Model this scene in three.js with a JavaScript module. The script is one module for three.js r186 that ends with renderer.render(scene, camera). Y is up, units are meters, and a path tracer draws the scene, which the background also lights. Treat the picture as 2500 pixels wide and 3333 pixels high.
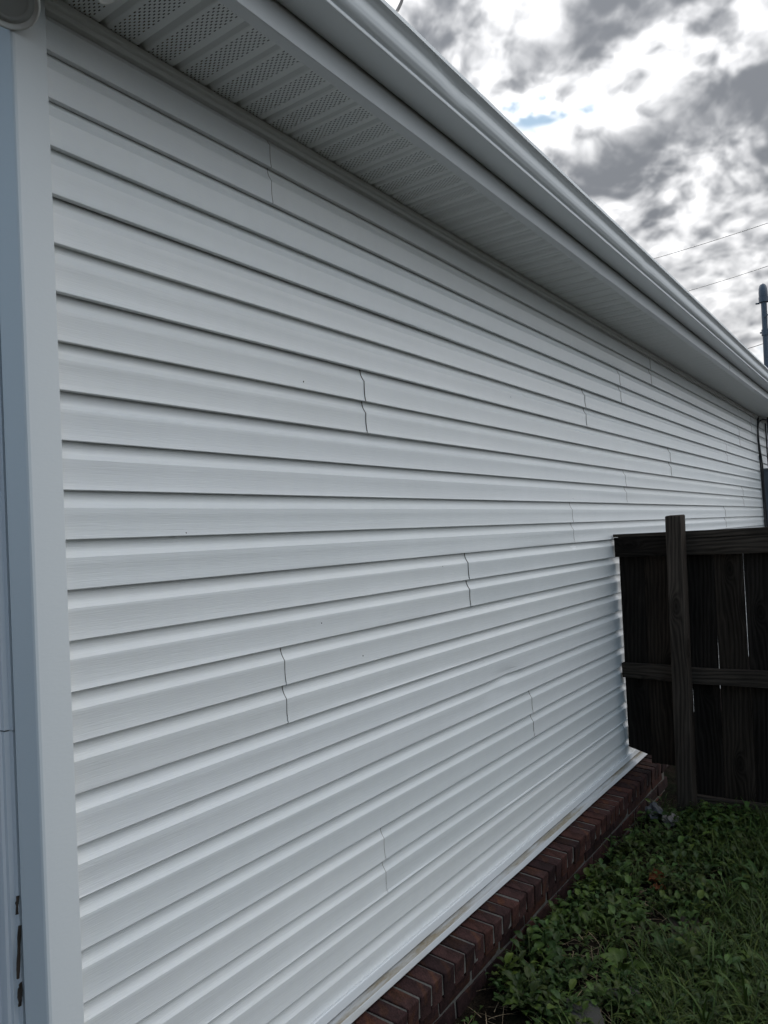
import * as THREE from 'three';
import { mergeGeometries, toCreasedNormals } from 'three/addons/utils/BufferGeometryUtils.js';
import { RoundedBoxGeometry } from 'three/addons/geometries/RoundedBoxGeometry.js';

// ------------------------------------------------------------------ camera, sky, sun, exposure
const scene = new THREE.Scene();
const GY = 2.57;                                   // height of the topmost siding nose above the yard
const camera = new THREE.PerspectiveCamera(68.84, 0.75, 0.05, 900);
{
  const yaw = 0.95289, pitch = 0.03698, roll = -0.05469;
  const F = new THREE.Vector3(Math.sin(yaw) * Math.cos(pitch), Math.sin(pitch), -Math.cos(yaw) * Math.cos(pitch));
  const R0 = new THREE.Vector3(Math.cos(yaw), 0, Math.sin(yaw));
  const U0 = new THREE.Vector3().crossVectors(R0, F);
  const R = R0.clone().multiplyScalar(Math.cos(roll)).addScaledVector(U0, Math.sin(roll));
  const U = R0.clone().multiplyScalar(-Math.sin(roll)).addScaledVector(U0, Math.cos(roll));
  camera.position.set(-0.85331, -1.0499 + GY, 1.39552);
  camera.quaternion.setFromRotationMatrix(new THREE.Matrix4().makeBasis(R, U, F.clone().negate()));
}
const renderer = new THREE.WebGLRenderer({ antialias: true });
renderer.toneMapping = THREE.LinearToneMapping;
renderer.toneMappingExposure = 2.45;
renderer.shadowMap.enabled = true;

const SUN = new THREE.Vector3(0.722, 0.655, -0.224).normalize();
const sun = new THREE.DirectionalLight(new THREE.Color(1.0, 0.95, 0.88), 0.8);
sun.position.copy(SUN).multiplyScalar(40);
sun.castShadow = true;
sun.shadow.radius = 25;
sun.shadow.mapSize.set(2048, 2048);
Object.assign(sun.shadow.camera, { left: -14, right: 14, top: 14, bottom: -14, near: 1, far: 90 });
scene.add(sun); scene.add(sun.target);

// ------------------------------------------------------------------ noise
function rng(seed) {
  let a = seed >>> 0;
  return () => { a = (a + 0x6d2b79f5) | 0; let t = Math.imul(a ^ (a >>> 15), 1 | a); t = (t + Math.imul(t ^ (t >>> 7), 61 | t)) ^ t; return ((t ^ (t >>> 14)) >>> 0) / 4294967296; };
}
const PERM = new Uint8Array(512), VAL = new Float32Array(256);
{
  const r = rng(11), p = [...Array(256).keys()];
  for (let i = 255; i > 0; i--) { const j = Math.floor(r() * (i + 1)); [p[i], p[j]] = [p[j], p[i]]; }
  for (let i = 0; i < 512; i++) PERM[i] = p[i & 255];
  for (let i = 0; i < 256; i++) VAL[i] = r();
}
function vn(x, y, px = 256, py = 256) {            // tiling value noise 0..1
  const xi = Math.floor(x), yi = Math.floor(y);
  let fx = x - xi, fy = y - yi; fx = fx * fx * (3 - 2 * fx); fy = fy * fy * (3 - 2 * fy);
  const x0 = ((xi % px) + px) % px, x1 = (x0 + 1) % px, y0 = ((yi % py) + py) % py, y1 = (y0 + 1) % py;
  const h = (a, b) => VAL[PERM[(PERM[a & 255] + b) & 255]];
  const a = h(x0, y0), b = h(x1, y0), c = h(x0, y1), d = h(x1, y1);
  return (a + (b - a) * fx) * (1 - fy) + (c + (d - c) * fx) * fy;
}
function fbm(x, y, oct, px = 256, py = 256) {
  let s = 0, a = 0.5, n = 0;
  for (let i = 0; i < oct; i++) { s += a * vn(x, y, px, py); n += a; a *= 0.5; x *= 2; y *= 2; px *= 2; py *= 2; }
  return s / n;
}
const sstep = (a, b, x) => { const t = Math.min(1, Math.max(0, (x - a) / (b - a))); return t * t * (3 - 2 * t); };
const lerp = (a, b, t) => a + (b - a) * t;

// ------------------------------------------------------------------ the sky: broken backlit cloud with a few blue gaps
{
  const W = 4096, H = 2048, data = new Float32Array(W * H * 4);
  const D = Math.PI / 180;
  // cloud masses seen in this part of the sky: azimuth, elevation, half width, half height (degrees), thickness
  const masses = [
    [-20.2, 31.9, 4.2, 1.9, 0.30], [-17.6, 32.6, 2.2, 1.5, 0.16], [-13.2, 34.2, 5.0, 2.2, 0.34], [-16.5, 35.4, 3.4, 1.6, 0.22], [-12.6, 26.0, 3.6, 1.9, 0.30],
    [-14.6, 24.8, 2.8, 1.6, 0.22], [-6.8, 25.6, 2.4, 4.4, 0.28], [-19.6, 24.6, 2.2, 2.0, 0.24], [-17.6, 23.4, 2.0, 1.6, 0.18], [-28.4, 34.8, 3.4, 2.6, 0.24], [-8.8, 31.0, 1.8, 1.4, 0.14],
    [-24.5, 35.2, 2.2, 2.2, -0.22], [-19.0, 27.8, 4.6, 1.1, -0.24], [-21.5, 26.6, 2.0, 1.2, -0.16], [-14.8, 30.6, 3.0, 1.0, -0.24], [-11.0, 28.8, 3.6, 1.0, -0.18],
    [-22.9, 29.0, 2.3, 1.1, -0.66], [-20.9, 28.5, 1.6, 0.7, -0.40], [-14.0, 20.3, 2.0, 0.5, -0.16], [-11.4, 18.6, 2.4, 0.6, -0.2],
  ];
  for (let j = 0; j < H; j++) {
    const el = ((j + 0.5) / H - 0.5) * Math.PI, sy = Math.sin(el), cy = Math.cos(el);
    for (let i = 0; i < W; i++) {
      const az = ((i + 0.5) / W - 0.5) * 2 * Math.PI, k = (j * W + i) * 4;
      const dx = cy * Math.cos(az), dz = cy * Math.sin(az);
      let r, g, b;
      if (sy < -0.03) { r = 0.07; g = 0.075; b = 0.07; } else {
        const q = 3.4 / (Math.max(sy, 0) + 0.34), px = dx * q + 31.3, pz = dz * q + 17.9;
        const wx = fbm(px * 1.9 + 5.1, pz * 1.9 + 9.2, 4) - 0.5, wz = fbm(px * 1.9 + 44.7, pz * 1.9 + 2.8, 4) - 0.5;
        const big = fbm(px * 1.0 + wx * 0.7, pz * 1.0 + wz * 0.7, 4);
        const mid = fbm(px * 4.0 + wx * 1.1 + 70, pz * 4.0 + wz * 1.1 + 20, 5);
        const fine = fbm(px * 11 + wx * 3 + 11, pz * 11 + wz * 3 + 61, 5);
        const ca = Math.max(-1, Math.min(1, dx * SUN.x + sy * SUN.y + dz * SUN.z)), ang = Math.acos(ca) / D;
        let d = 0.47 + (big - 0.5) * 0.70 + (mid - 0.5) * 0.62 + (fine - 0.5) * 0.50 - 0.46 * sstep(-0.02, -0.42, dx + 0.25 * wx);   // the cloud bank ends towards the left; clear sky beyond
        const azd = az / D + wx * 2.4 + (mid - 0.5) * 1.2, eld = el / D + wz * 2.0 + (fine - 0.5) * 1.0;
        if (azd > -45 && azd < 10 && eld > 10 && eld < 50) {
          let m = 0;
          for (const [a, e, w, h, t] of masses) { const u = (azd - a) / w, v = (eld - e) / h, q2 = u * u + v * v; if (q2 < 9) m += t * Math.exp(-q2); }
          const inn = Math.exp(-(((azd + 17) / 22) ** 4) - ((eld - 28) / 15) ** 4);
          d = lerp(d, 0.655 + (big - 0.5) * 0.20 + (mid - 0.5) * 0.50 + (fine - 0.5) * 0.80 * (1 - 0.35 * sstep(0.05, 0.3, m)) + m * 0.80, inn);
        }
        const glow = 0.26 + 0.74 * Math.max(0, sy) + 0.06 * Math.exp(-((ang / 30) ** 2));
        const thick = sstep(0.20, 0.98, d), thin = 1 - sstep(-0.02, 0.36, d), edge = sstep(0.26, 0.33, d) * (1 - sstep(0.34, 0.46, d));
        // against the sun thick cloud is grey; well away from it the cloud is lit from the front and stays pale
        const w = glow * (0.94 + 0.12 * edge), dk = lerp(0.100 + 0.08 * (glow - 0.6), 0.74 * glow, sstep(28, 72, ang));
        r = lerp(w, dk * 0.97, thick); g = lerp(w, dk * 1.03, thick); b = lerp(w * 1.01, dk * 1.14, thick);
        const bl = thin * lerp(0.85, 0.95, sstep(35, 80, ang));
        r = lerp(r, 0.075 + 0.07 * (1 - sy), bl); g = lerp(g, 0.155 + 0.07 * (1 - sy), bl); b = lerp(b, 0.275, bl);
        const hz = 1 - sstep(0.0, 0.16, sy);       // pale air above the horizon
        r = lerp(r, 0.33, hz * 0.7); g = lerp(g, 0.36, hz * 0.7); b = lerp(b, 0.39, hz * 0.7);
      }
      data[k] = r; data[k + 1] = g; data[k + 2] = b; data[k + 3] = 1;
    }
  }
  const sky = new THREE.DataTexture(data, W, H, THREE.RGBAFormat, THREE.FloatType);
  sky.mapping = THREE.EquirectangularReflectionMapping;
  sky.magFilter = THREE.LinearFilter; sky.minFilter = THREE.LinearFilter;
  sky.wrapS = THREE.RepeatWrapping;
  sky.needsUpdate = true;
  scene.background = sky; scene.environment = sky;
}

// ------------------------------------------------------------------ helpers
const V = (x, y, z) => new THREE.Vector3(x, y, z);
const used = new Map();
function numbered(name) { const n = used.get(name) || 0; used.set(name, n + 1); return n ? name + '_' + String(n).padStart(3, '0') : name; }
function shade(o) { o.castShadow = true; o.receiveShadow = true; return o; }
function mesh(name, geo, mat, parent) {
  const m = shade(new THREE.Mesh(geo, mat));
  if (parent) { m.name = name; parent.add(m); } else { m.name = numbered(name); scene.add(m); }
  return m;
}
function thing(name, label, category, group) {
  const g = new THREE.Group(); g.name = numbered(name); scene.add(g);
  g.userData = { label, category }; if (group) g.userData.group = group;
  return g;
}
function tag(o, label, category, group) { o.userData = { label, category }; if (group) o.userData.group = group; return o; }
function boxG(x0, x1, y0, y1, z0, z1) { const g = new THREE.BoxGeometry(x1 - x0, y1 - y0, z1 - z0); g.translate((x0 + x1) / 2, (y0 + y1) / 2, (z0 + z1) / 2); return g; }
function tubeG(pts, r, seg = 24, rad = 8) { return new THREE.TubeGeometry(new THREE.CatmullRomCurve3(pts.map((p) => V(...p))), seg, r, rad, false); }
function cyl(p, q, r0, r1 = r0, n = 14) {
  const a = V(...p), b = V(...q), d = b.clone().sub(a), g = new THREE.CylinderGeometry(r1, r0, d.length(), n);
  g.applyQuaternion(new THREE.Quaternion().setFromUnitVectors(V(0, 1, 0), d.clone().normalize()));
  g.translate((a.x + b.x) / 2, (a.y + b.y) / 2, (a.z + b.z) / 2); return g;
}
// a profile of [y, z] points swept along x; closed profiles have thickness. wob(x, y, z) may shift points
function sweep(prof, xs, wob, crease = 0.5, caps = false) {
  const pos = [], uv = [], idx = [], n = prof.length;
  const len = [0]; for (let i = 1; i < n; i++) len.push(len[i - 1] + Math.hypot(prof[i][0] - prof[i - 1][0], prof[i][1] - prof[i - 1][1]));
  for (const x of xs) for (let i = 0; i < n; i++) {
    let [y, z] = prof[i], X = x; if (wob) [X, y, z] = wob(x, y, z);
    pos.push(X, y, z); uv.push(x, len[i]);
  }
  for (let a = 0; a < xs.length - 1; a++) for (let i = 0; i < n - 1; i++) {
    const p = a * n + i, q = p + n;
    idx.push(p, q, p + 1, p + 1, q, q + 1);
  }
  if (caps) {
    const tri = THREE.ShapeUtils.triangulateShape(prof.slice(0, -1).map(([y, z]) => new THREE.Vector2(z, y)), []);
    const last = (xs.length - 1) * n;
    for (const [a, b, c] of tri) { idx.push(a, b, c); idx.push(last + a, last + c, last + b); }
  }
  const g = new THREE.BufferGeometry();
  g.setAttribute('position', new THREE.Float32BufferAttribute(pos, 3));
  g.setAttribute('uv', new THREE.Float32BufferAttribute(uv, 2));
  g.setIndex(idx);
  return toCreasedNormals(g, crease);
}
const steps = (a, b, d) => { const n = Math.max(1, Math.round((b - a) / d)), r = []; for (let i = 0; i <= n; i++) r.push(a + (b - a) * i / n); return r; };

function tex(w, h, fn, srgb, rep = [1, 1]) {
  const d = new Uint8Array(w * h * 4);
  for (let j = 0; j < h; j++) for (let i = 0; i < w; i++) {
    const c = fn(i / w, j / h), k = (j * w + i) * 4;
    const f = (v) => { v = Math.min(1, Math.max(0, v)); return Math.round(255 * (srgb ? (v <= 0.0031308 ? v * 12.92 : 1.055 * v ** (1 / 2.4) - 0.055) : v)); };
    if (typeof c === 'number') { d[k] = d[k + 1] = d[k + 2] = f(c); } else { d[k] = f(c[0]); d[k + 1] = f(c[1]); d[k + 2] = f(c[2]); }
    d[k + 3] = 255;
  }
  const t = new THREE.DataTexture(d, w, h, THREE.RGBAFormat);
  if (srgb) t.colorSpace = THREE.SRGBColorSpace;
  t.wrapS = t.wrapT = THREE.RepeatWrapping; t.magFilter = THREE.LinearFilter; t.minFilter = THREE.LinearMipmapLinearFilter; t.generateMipmaps = true;
  t.repeat.set(...rep); t.needsUpdate = true;
  return t;
}
const matte = (c, rough, spec, o = {}) => new THREE.MeshPhysicalMaterial({ color: new THREE.Color().setRGB(...c), roughness: rough, specularIntensity: spec, side: THREE.DoubleSide, ...o });
const mat = (c, rough, o = {}) => new THREE.MeshStandardMaterial({ color: new THREE.Color().setRGB(...c), roughness: rough, side: THREE.DoubleSide, ...o });

// ------------------------------------------------------------------ materials
// embossed wood grain of the vinyl (0.45 m by 0.1016 m per repeat) and its faint grime
const grain = tex(1024, 256, (u, v) => {
  const w = 0.6 * vn(u * 5, v * 9, 5, 9);
  const a = vn(u * 9 + w, v * 96, 9, 96), b = vn(u * 17 + 3, v * 64 + w * 2, 17, 64), c = vn(u * 38, v * 128, 38, 128);
  return 0.45 * a + 0.3 * b + 0.25 * c;
}, false, [1 / 0.45, 1 / 0.1016]);
const grime = tex(1024, 1024, (u, v) => {
  const m = fbm(u * 6, v * 6, 5, 6, 6), f = fbm(u * 90, v * 90, 2, 90, 90), st = fbm(u * 40, v * 3 + 7, 4, 40, 3);
  const k = 0.985 + 0.05 * (m - 0.5) + 0.02 * (f - 0.5) + 0.03 * (st - 0.5);
  const sp = vn(u * 170 + 9, v * 170, 170, 170) > 0.985 && vn(u * 33, v * 33, 33, 33) > 0.62 ? 0.55 : 1;
  return [0.764 * k * sp, 0.780 * k * sp, 0.776 * k * sp];
}, true, [1 / 1.9, 1 / 1.9]);
const vinyl = mat([1, 1, 1], 0.31, { map: grime, bumpMap: grain, bumpScale: 0.00035 });
const vinyls = [[1, 1, 1], [0.975, 0.98, 0.978], [1.012, 1.008, 1.0], [0.99, 0.985, 0.975]].map((c) => { const m = vinyl.clone(); m.color.setRGB(...c); return m; });
const vinylPlain = mat([0.715, 0.735, 0.745], 0.40);
const postGrain = tex(256, 512, (u, v) => 0.5 * vn(u * 60, v * 14, 60, 14) + 0.5 * vn(u * 30 + 3, v * 30, 30, 30), false, [6, 6]);
const vinylPost = mat([0.70, 0.73, 0.735], 0.5, { bumpMap: postGrain, bumpScale: 0.00012 });
const soffitVinyl = mat([0.80, 0.815, 0.80], 0.55);
const aluWhite = mat([0.72, 0.74, 0.75], 0.36);
const gutterPaint = mat([0.80, 0.83, 0.84], 0.34);
const osb = mat([0.20, 0.15, 0.10], 0.95);
const flashStain = tex(2048, 128, (u, v) => {       // v: 0 at the wall, 1 at the drip edge; runs and puddles of brown dirt
  const n = fbm(u * 26, v * 3, 5, 26, 256), m = fbm(u * 7 + 3, v * 2 + 5, 4, 7, 256), f = fbm(u * 240, v * 12, 3, 240, 256);
  let s = sstep(0.34, 0.72, n * 0.5 + m * 0.45 + (v < 0.72 ? 0.14 : -0.08)) * (v < 0.72 ? 1 : 0.45);
  s *= 0.65 + 0.7 * f;
  const sp = vn(u * 900, v * 22, 900, 256) > 0.965 && m > 0.5 ? 0.25 : 1;
  return [lerp(0.52, 0.30, s) * sp, lerp(0.535, 0.26, s) * sp, lerp(0.545, 0.195, s) * sp];
}, true, [1, 1]);
const flashing = mat([1, 1, 1], 0.38, { map: flashStain });
const brickTex = tex(512, 512, (u, v) => {
  const m = fbm(u * 8, v * 8, 5, 8, 8), f = fbm(u * 60, v * 60, 3, 60, 60), o = sstep(0.56, 0.72, fbm(u * 5 + 2, v * 5 + 8, 4, 5, 5));
  const k = 0.62 + 0.75 * (m - 0.5) + 0.55 * (f - 0.5), w = vn(u * 190, v * 190, 190, 190) > 0.992 ? 1 : 0;
  return [lerp(lerp(0.066, 0.092, o) * k, 0.3, w), lerp(lerp(0.033, 0.042, o) * k, 0.29, w), lerp(lerp(0.031, 0.028, o) * k, 0.28, w)];
}, true, [5, 5]);
const brickBump = tex(256, 256, (u, v) => 0.6 * fbm(u * 20, v * 20, 4, 20, 20) + 0.4 * fbm(u * 70, v * 70, 2, 70, 70), false, [5, 5]);
const brickMats = [[1.15, 1.1, 1.08], [0.82, 0.80, 0.82], [1.35, 1.15, 1.0], [0.6, 0.6, 0.64]].map((c) => matte(c, 0.88, 0.35, { map: brickTex, bumpMap: brickBump, bumpScale: 0.0022 }));
const mortarTex = tex(256, 256, (u, v) => { const k = 0.8 + 0.5 * (fbm(u * 40, v * 40, 4, 40, 40) - 0.5); return [0.135 * k, 0.128 * k, 0.115 * k]; }, true, [4, 4]);
const mortar = mat([1, 1, 1], 0.95, { map: mortarTex, bumpMap: brickBump, bumpScale: 0.003 });
// weathered softwood; v runs along the grain (1 m per repeat), u across (0.25 m)
const woodRaw = (u, v) => {
  const wv = 0.55 * (fbm(u * 3, v * 3, 3, 3, 3) - 0.5);
  const kn = [[0.24, 0.3], [0.7, 0.78], [0.52, 0.1]].reduce((s, [a, b]) => { const dx = (u - a) * 0.25, dy = (v - b) * 0.42, r = Math.hypot(dx, dy); return s + Math.exp(-((r / 0.024) ** 2)) * 1.25; }, 0);
  const ring = 0.5 + 0.5 * Math.sin((u + wv * 0.35 + kn * 0.22) * 2 * Math.PI * 12);
  const fib = vn(u * 120 + wv * 20, v * 7, 120, 7), fib2 = vn(u * 56 + wv * 9, v * 16, 56, 16);
  return [0.44 * ring + 0.34 * fib + 0.22 * fib2, kn];
};
const woodCol = tex(512, 1024, (u, v) => {
  const [h, kn] = woodRaw(u, v), p = fbm(u * 4, v * 5 + 4, 4, 4, 5), k = (0.35 + 0.95 * h) * (0.55 + 0.9 * p) * (1 - 0.5 * Math.min(1, kn));
  return [0.024 * k, 0.0215 * k, 0.0195 * k];
}, true, [4, 1]);
const woodBump = tex(512, 1024, (u, v) => woodRaw(u, v)[0], false, [4, 1]);
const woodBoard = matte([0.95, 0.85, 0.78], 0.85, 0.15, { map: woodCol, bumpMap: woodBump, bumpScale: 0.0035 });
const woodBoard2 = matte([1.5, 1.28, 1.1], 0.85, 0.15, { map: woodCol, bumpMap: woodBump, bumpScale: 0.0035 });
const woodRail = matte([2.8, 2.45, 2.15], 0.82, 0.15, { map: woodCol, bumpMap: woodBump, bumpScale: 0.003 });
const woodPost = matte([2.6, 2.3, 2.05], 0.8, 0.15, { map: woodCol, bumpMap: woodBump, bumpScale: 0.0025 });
const black = mat([0.012, 0.012, 0.014], 0.45);
const wireGrey = mat([0.06, 0.062, 0.07], 0.5);
const boxGrey = mat([0.10, 0.115, 0.135], 0.55);
const mastGrey = mat([0.085, 0.10, 0.125], 0.45, { metalness: 0.35 });
const lampWhite = mat([0.78, 0.78, 0.74], 0.4);
const lampLens = mat([0.56, 0.57, 0.55], 0.4);
const shingleTex = tex(512, 512, (u, v) => { const k = 0.7 + 0.8 * (fbm(u * 60, v * 60, 3, 60, 60) - 0.5) + 0.3 * vn(u * 12, v * 7, 12, 7); return [0.09 * k, 0.085 * k, 0.082 * k]; }, true, [1, 1]);
const shingle = mat([1, 1, 1], 0.95, { map: shingleTex });
const casingPaint = mat([0.70, 0.72, 0.74], 0.45);
const deadLeaf = mat([0.07, 0.05, 0.036], 0.85);
const rustLeaf = mat([0.20, 0.06, 0.018], 0.8);

// ------------------------------------------------------------------ the house
const E = 0.1016, XA = -0.02, XB = 10.6;
const noseY = (n) => GY - n * E;
const house = thing('house', 'white house side with horizontal vinyl siding, vented eave, gutter and red brick ledge', 'house');
const wall = mesh('wall', boxG(-0.05, XB, 0.05, GY + 0.16, -0.14, -0.027), osb, house);

// one course of Dutch lap, [height above its nose, depth]
const COURSE = [[0.0006, -0.0026], [0.0006, -0.0008], [0.0020, 0], [0.0085, -0.0013], [0.0165, -0.0024], [0.026, -0.0032], [0.037, -0.0035], [0.048, -0.0032], [0.058, -0.0026], [0.0635, -0.0023], [0.0652, -0.0026], [0.0668, -0.0036], [0.0712, -0.0066], [0.077, -0.0100], [0.083, -0.0130], [0.0895, -0.0148], [0.0955, -0.0158], [E, -0.0164], [E + 0.0026, -0.0166]];
function sidingProfile(n, courses, cut) {          // n: the lowest nose
  const p = [[noseY(n) + 0.0045, -0.0128], [noseY(n) + 0.0008, -0.0132]];
  for (let c = 0; c < courses; c++) for (const [y, z] of COURSE) p.push([noseY(n - c) + y, z]);
  p.push([noseY(n - courses) + 0.004, -0.0180], [noseY(n - courses) + 0.012, -0.0215]);
  if (!cut) return p;
  const q = []; for (const pt of p) { if (pt[0] <= cut) q.push(pt); } return q;
}
const wav = (x, y) => 0.0032 * (vn(x * 0.9 + 3, y * 4.1 + 8) - 0.5) + 0.0016 * (vn(x * 2.6 + 40, y * 9.7) - 0.5);
const joints = { 0: [0.66, 4.31, 8.09], 1: [3.635, 7.36], 2: [3.02, 6.675], 3: [1.043, 4.67], 4: [3.62, 7.34], 5: [2.736, 6.42], 6: [1.646, 5.3], 7: [0.618, 4.2, 7.9], 8: [3.5, 7.15], 9: [2.135, 5.8, 9.4], 10: [1.02, 4.7, 8.3], 11: [3.3, 7.0] };
const panels = [];
for (let k = 0; k < 12; k++) {
  const n = 2 * k + 1, cuts = [XA, ...joints[k], XB], top = k === 0 ? GY + 0.1 : 0;
  const prof = sidingProfile(n, 2, top);
  for (let i = 0; i < cuts.length - 1; i++) {
    const a = cuts[i] + (i ? 0.0005 : 0), b = cuts[i + 1] - 0.0005;
    const xs = [...new Set([a, ...steps(a + 0.03, b - 0.03, 0.12), b])];
    const shiftU = (k * 7.13 + i * 3.77) % 5;
    const bend = (x, y, z) => {
      let dz = wav(x, Math.round((y - GY) / (2 * E) - 0.01) + k * 0.37) + 0.0012 * (vn(x * 1.7 + k * 5, y * 31) - 0.5);
      dz += 0.0016 * Math.exp(-(x - a) / 0.035) * (i ? 1 : 0);                         // the lapped end stands a little proud
      let dy = 0.0022 * (vn(x * 0.8 + k * 3.1, 7.7) - 0.5);
      if (k === 7 || k === 8) {                                                         // a knock that dented two panels
        const ex = (x - 1.90) / 0.07, ey = (y - noseY(15.95)) / 0.022; dz -= 0.010 * Math.exp(-ex * ex - ey * ey);
        const fx = (x - 1.84) / 0.05, fy = (y - noseY(16.45)) / 0.02; dz -= 0.010 * Math.exp(-fx * fx - fy * fy);
      }
      const lean = 0.0025 * sstep(0.4, 0, b - x) * (vn(k * 3.3, i * 9.1) - 0.5);
      return [x, y + dy, z + dz + lean];
    };
    const g = sweep(prof, xs, bend, 0.33); panels.push({ k, a, b, bend });
    const uv = g.attributes.uv; for (let q = 0; q < uv.count; q++) uv.setX(q, uv.getX(q) + shiftU);
    mesh('siding_panel', g, vinyls[(k * 5 + i * 3) % 4], wall);
  }
}
// scrapes of white paint and specks of dirt on the siding
{
  const r = rng(91), zAt = (h) => { for (let i = 1; i < COURSE.length; i++) if (h <= COURSE[i][0]) { const [y0, z0] = COURSE[i - 1], [y1, z1] = COURSE[i]; return lerp(z0, z1, (h - y0) / Math.max(1e-6, y1 - y0)); } return -0.017; };
  const paint = mat([0.86, 0.87, 0.87], 0.3);
  const onWall = (x, n, h, off) => { const k = Math.floor(n / 2), p = panels.find((q) => q.k === k && x >= q.a - 0.002 && x <= q.b + 0.002) || panels.find((q) => q.k === k); return p.bend(x, noseY(n) + h, zAt(h) + off); };
  const smear = (x0, n, h0, len, wid, slope) => {
    const pos = [], N = 10;
    for (let i = 0; i <= N; i++) { const t = i / N, x = x0 + len * t, h = h0 + slope * t + 0.0015 * (r() - 0.5), w = wid * Math.sin(Math.PI * (0.06 + 0.88 * t)) * (0.55 + 0.7 * r()); pos.push(onWall(x, n, h - w / 2, 0.0004), onWall(x, n, h + w / 2, 0.0004)); }
    const v = [], idx = []; for (const p of pos) v.push(...p);
    for (let i = 0; i < N; i++) { const p = i * 2; idx.push(p, p + 1, p + 2, p + 2, p + 1, p + 3); }
    const g = new THREE.BufferGeometry(); g.setAttribute('position', new THREE.Float32BufferAttribute(v, 3)); g.setAttribute('uv', new THREE.Float32BufferAttribute(new Float32Array(pos.length * 2), 2)); g.setIndex(idx); g.computeVertexNormals();
    mesh('paint_scrape', g, paint, wall);
  };
  smear(2.70, 12, 0.082, 0.085, 0.016, 0.001); smear(2.715, 12, 0.073, 0.06, 0.007, 0);
  for (let i = 0; i < 7; i++) smear(1.72 + 0.06 * i + 0.03 * r(), 14, 0.078 + 0.012 * r(), 0.05 + 0.05 * r(), 0.0025 + 0.002 * r(), 0.004 * (r() - 0.5));
  for (let i = 0; i < 4; i++) smear(1.62 + 0.1 * r(), 14, 0.076 + 0.012 * r(), 0.04, 0.0025, 0.002);
  for (let i = 0; i < 4; i++) smear(1.45 + 0.12 * i, 8, 0.074 + 0.008 * r(), 0.05, 0.0018, 0);
  const dots = [];
  for (let i = 0; i < 7; i++) { const x = 0.1 + 3.1 * r(), n = 1 + Math.floor(21 * r()), q = onWall(x, n, 0.006 + 0.075 * r(), 0.0004), d = new THREE.IcosahedronGeometry(0.0011 + 0.0012 * r() * r(), 1); d.scale(1, 1.3, 0.5); d.translate(...q); dots.push(d); }
  mesh('dirt_specks', mergeGeometries(dots), deadLeaf, wall).userData = { kind: 'stuff' };
}
// outside corner post, hollow back
mesh('corner_post', sweepY([[-0.007, -0.02], [-0.007, 0.010], [-0.0082, 0.0135], [-0.0115, 0.0145], [-0.074, 0.0145], [-0.0785, 0.0125], [-0.0805, 0.008], [-0.0805, -0.068], [-0.079, -0.071], [-0.070, -0.071]], 0.06, GY + 0.112), vinylPost, house);
function sweepY(prof, y0, y1) {                    // [x, z] profile swept upwards
  const g = sweep(prof, steps(y0, y1, 0.2), null, 0.35), p = g.attributes.position;
  // sweep gives (s, a, b) = (height, x, z)
  for (let i = 0; i < p.count; i++) { const h = p.getX(i), x = p.getY(i), z = p.getZ(i); p.setXYZ(i, x + 0.0012 * (vn(h * 1.3, x * 30 + 5) - 0.5), h, z); }
  g.computeVertexNormals(); return toCreasedNormals(g, 0.35);
}
// gable end wall round the corner, with a stepped door casing beside the post
mesh('gable_wall', boxG(-0.072, -0.05, 0.05, GY + 0.16, -6.8, -0.096), vinylPlain, house);
{
  const prof = [[-0.055, -0.0900], [-0.074, -0.0900], [-0.074, -0.104], [-0.083, -0.106], [-0.083, -0.116], [-0.088, -0.119], [-0.088, -0.131], [-0.084, -0.136], [-0.084, -0.152], [-0.092, -0.158], [-0.092, -0.20], [-0.068, -0.20]];
  for (const [a, b] of [[0.12, 1.180], [1.1825, 2.2]]) mesh('door_casing', sweepY(prof, a, b), casingPaint, house);
}
mesh('rear_wall', boxG(-0.05, XB, 0.05, GY + 0.16, -6.8, -6.66), vinylPlain, house);
mesh('end_wall', boxG(XB, XB + 0.12, 0.05, GY + 0.16, -6.8, -0.02), vinylPlain, house);

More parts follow.
